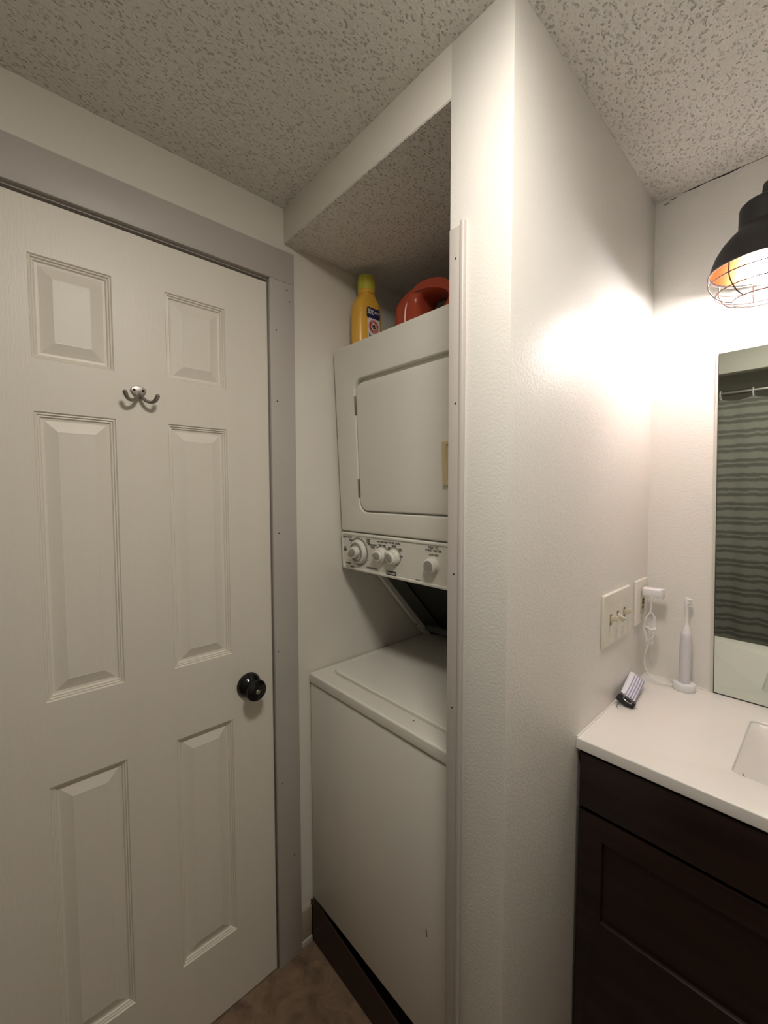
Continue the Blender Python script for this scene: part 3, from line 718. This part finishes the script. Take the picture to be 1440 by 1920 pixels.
put('neck', lathe([(.0108, .1412), (.0100, .148), (.0066, .158), (.0050, .168), (.0043, .185), (.0042, .204), (.0046, .214), (0, .2145)], (TX, TY, ZC+.0208), seg=20), 'pwhite', tb)
put('brush_head', lathe([(0, 0), (.0062, .002), (.0068, .010), (.0066, .022), (.0045, .0275), (0, .028)], (TX-.001, TY, ZC+.020+.2105), seg=16, sx=1, sy=.6), 'pwhite', tb)
br = None
for i in range(4):
    for j in range(6):
        br = tube([(TX+.0015+.0*i, TY-.0042+.0028*i, ZC+.2345+.0038*j), (TX+.0105, TY-.0048+.0032*i, ZC+.2345+.0038*j)], .0012, 5, bm=br)
put('bristles', br, 'bristle', tb)['kind'] = 'stuff'

# rolled toothpaste tube pinched by a binder clip
P0, P1 = Vector((.7665, .535, .9225)), Vector((.7555, .655, .9400))
ax = (P1-P0).normalized(); sid = Vector((.86, .10, -.50)); sid = (sid-ax*sid.dot(ax)).normalized(); nn = ax.cross(sid)*-1
if nn.z < 0: nn = -nn
tp = thing('toothpaste_tube', tuple(P0), 'rolled-up white toothpaste tube with violet stripes leaning on the partition', 'toothpaste')
fm = Matrix(((sid.x, ax.x, nn.x, 0), (sid.y, ax.y, nn.y, 0), (sid.z, ax.z, nn.z, 0), (0, 0, 0, 1)))
b = NB(); rows = []; Ln = (P1-P0).length
for k in range(15):
    t = k/14; hw = .0185+.003*t; th = .0035+.0085*math.sin(math.pi*min(1, .12+t*.75))
    if k == 14: hw *= .9; th *= .55
    row = []
    for i in range(24):
        a = 2*math.pi*i/24
        wob = 1+.06*math.sin(7*t+3*a)
        row.append(b.verts.new((hw*math.cos(a), t*Ln, th*math.copysign(abs(math.sin(a))**.8, math.sin(a))*wob)))
    rows.append(row)
for X, Y in zip(rows, rows[1:]):
    for i in range(24): j = (i+1) % 24; b.faces.new((X[i], X[j], Y[j], Y[i]))
b.faces.new(rows[0]); b.faces.new(rows[-1])
finish(b, 60); me = bpy.data.meshes.new('tube_body'); b.to_mesh(me); b.free(); me.materials.append(M['tube'])
to = bpy.data.objects.new('tube_body', me); COL.objects.link(to); to.parent = tp; to.matrix_local = fm; ORG[to] = P0
fl = box(-.0195, .0195, -.011, .006, -.0022, .0022, .001); fl.transform(Matrix.Translation(P0) @ fm)
put('rolled_end', fl, 'pgrey', tp)
bc_ = thing('binder_clip', tuple(P0), 'black binder clip with steel wire handles on the toothpaste tube', 'clip')
CM = Matrix.Translation(P0) @ fm
b = NB(); sec = [(-.013, .0095), (-.015, .009), (.0035, .0030), (.0040, .0045), (-.013, .0115), (-.0165, .0105), (-.0165, -.0105), (-.013, -.0115), (.0040, -.0045), (.0035, -.0030), (-.015, -.009), (-.013, -.0095)]
outer_ = [(.0045, .0048), (-.0145, .0112), (-.0145, -.0112), (.0045, -.0048), (.0042, -.0034), (-.0131, -.0096), (-.0131, .0096), (.0042, .0034)]
va = [b.verts.new((-.0205, y, z)) for y, z in outer_]; vb = [b.verts.new((.0205, y, z)) for y, z in outer_]
for i in range(8): j = (i+1) % 8; b.faces.new((va[i], va[j], vb[j], vb[i]))
for q in ((0, 1, 6, 7), (1, 2, 5, 6), (2, 3, 4, 5)):
    b.faces.new([va[i] for i in q]); b.faces.new([vb[i] for i in q])
b.transform(CM); put('clip_body', b, 'clip', bc_)
for s in (-1, 1):
    r_ = tube(catmull([(-.008, .0045, s*.0055), (-.009, -.012, s*.0120), (-.010, -.028, s*.0155), (-.006, -.034, s*.0165), (.006, -.034, s*.0165), (.010, -.028, s*.0155), (.009, -.012, s*.0120), (.008, .0045, s*.0055)], 5), .0009, 6)
    r_.transform(CM); put('wire_handle', r_, 'steel', bc_)
    k_ = tube([(-.011, .0045, s*.0055), (.011, .0045, s*.0055)], .0016, 6); k_.transform(CM); put('lip_roll', k_, 'clip', bc_)

# ------------------------------------------------------------------ behind the camera, seen in the mirror
RZ, RY = 1.935, -1.035
rod = thing('curtain_rod', (1.1, RY, RZ), 'straight steel shower curtain rod reflected in the mirror', 'rod')
put('rod_tube', tube([(.004, RY, RZ), (XR-.004, RY, RZ)], .0125, 14), 'steel', rod)
for x in (.0, XR):
    s = 1 if x == 0 else -1
    put('end_flange', lathe([(.026, 0), (.026, .006), (.016, .012), (.0125, .02)], (x, RY, RZ), (s, 0, 0), 20), 'steel', rod)
nxx, X0c, X1c = 220, .22, 1.95
b = NB(); G = []
def cyv(x, t): return RY+.018*math.sin(2*math.pi*x/.147+.5)*(.35+.65*t)+.008*math.sin(2*math.pi*x/.31+2*t)
for i in range(nxx+1):
    x = X0c+(X1c-X0c)*i/nxx
    sag = .012*abs(math.sin(math.pi*(x-.765)/.147))
    G.append([b.verts.new((x, cyv(x, k/24), (RZ-.034-sag)*(1-k/24)+.12*k/24)) for k in range(25)])
for i in range(nxx):
    for k in range(24): b.faces.new((G[i][k], G[i+1][k], G[i+1][k+1], G[i][k+1]))
bmesh.ops.solidify(b, geom=list(b.faces), thickness=.0012)
tag(put('shower_curtain', b, 'curtain'), 'grey horizontally striped cloth shower curtain hanging on the rod', 'curtain')
k = 0
x = .765-.147*3
while x < 1.9:
    a_ = [2*math.pi*i/20 for i in range(20)]
    tag(put('curtain_ring', tube([(x, RY+.024*math.sin(a), RZ-.010+.026*math.cos(a)) for a in a_], .0028, 7, True), 'pwhite'), 'white plastic curtain ring on the shower rod', 'ring', 'rings along the shower rod')
    x += .147

# flush ceiling lamp over the entry, above the frame: it throws the shadows of the knob, hook and dryer console
cl = thing('ceiling_lamp_offscreen', (.96, -.38, H-.034), 'round white flush ceiling lamp over the entry', 'ceiling lamp')
put('lens_holder', lathe([(.135, 0), (.135, -.010), (.131, -.014), (.122, -.016), (0, -.016)], (.96, -.38, H), seg=48), 'pwhite', cl)
put('glass_lens', lathe([(.120, -.015), (.116, -.021), (.098, -.027), (.067, -.031), (.027, -.033), (0, -.0332)], (.96, -.38, H), seg=48), 'lens', cl)
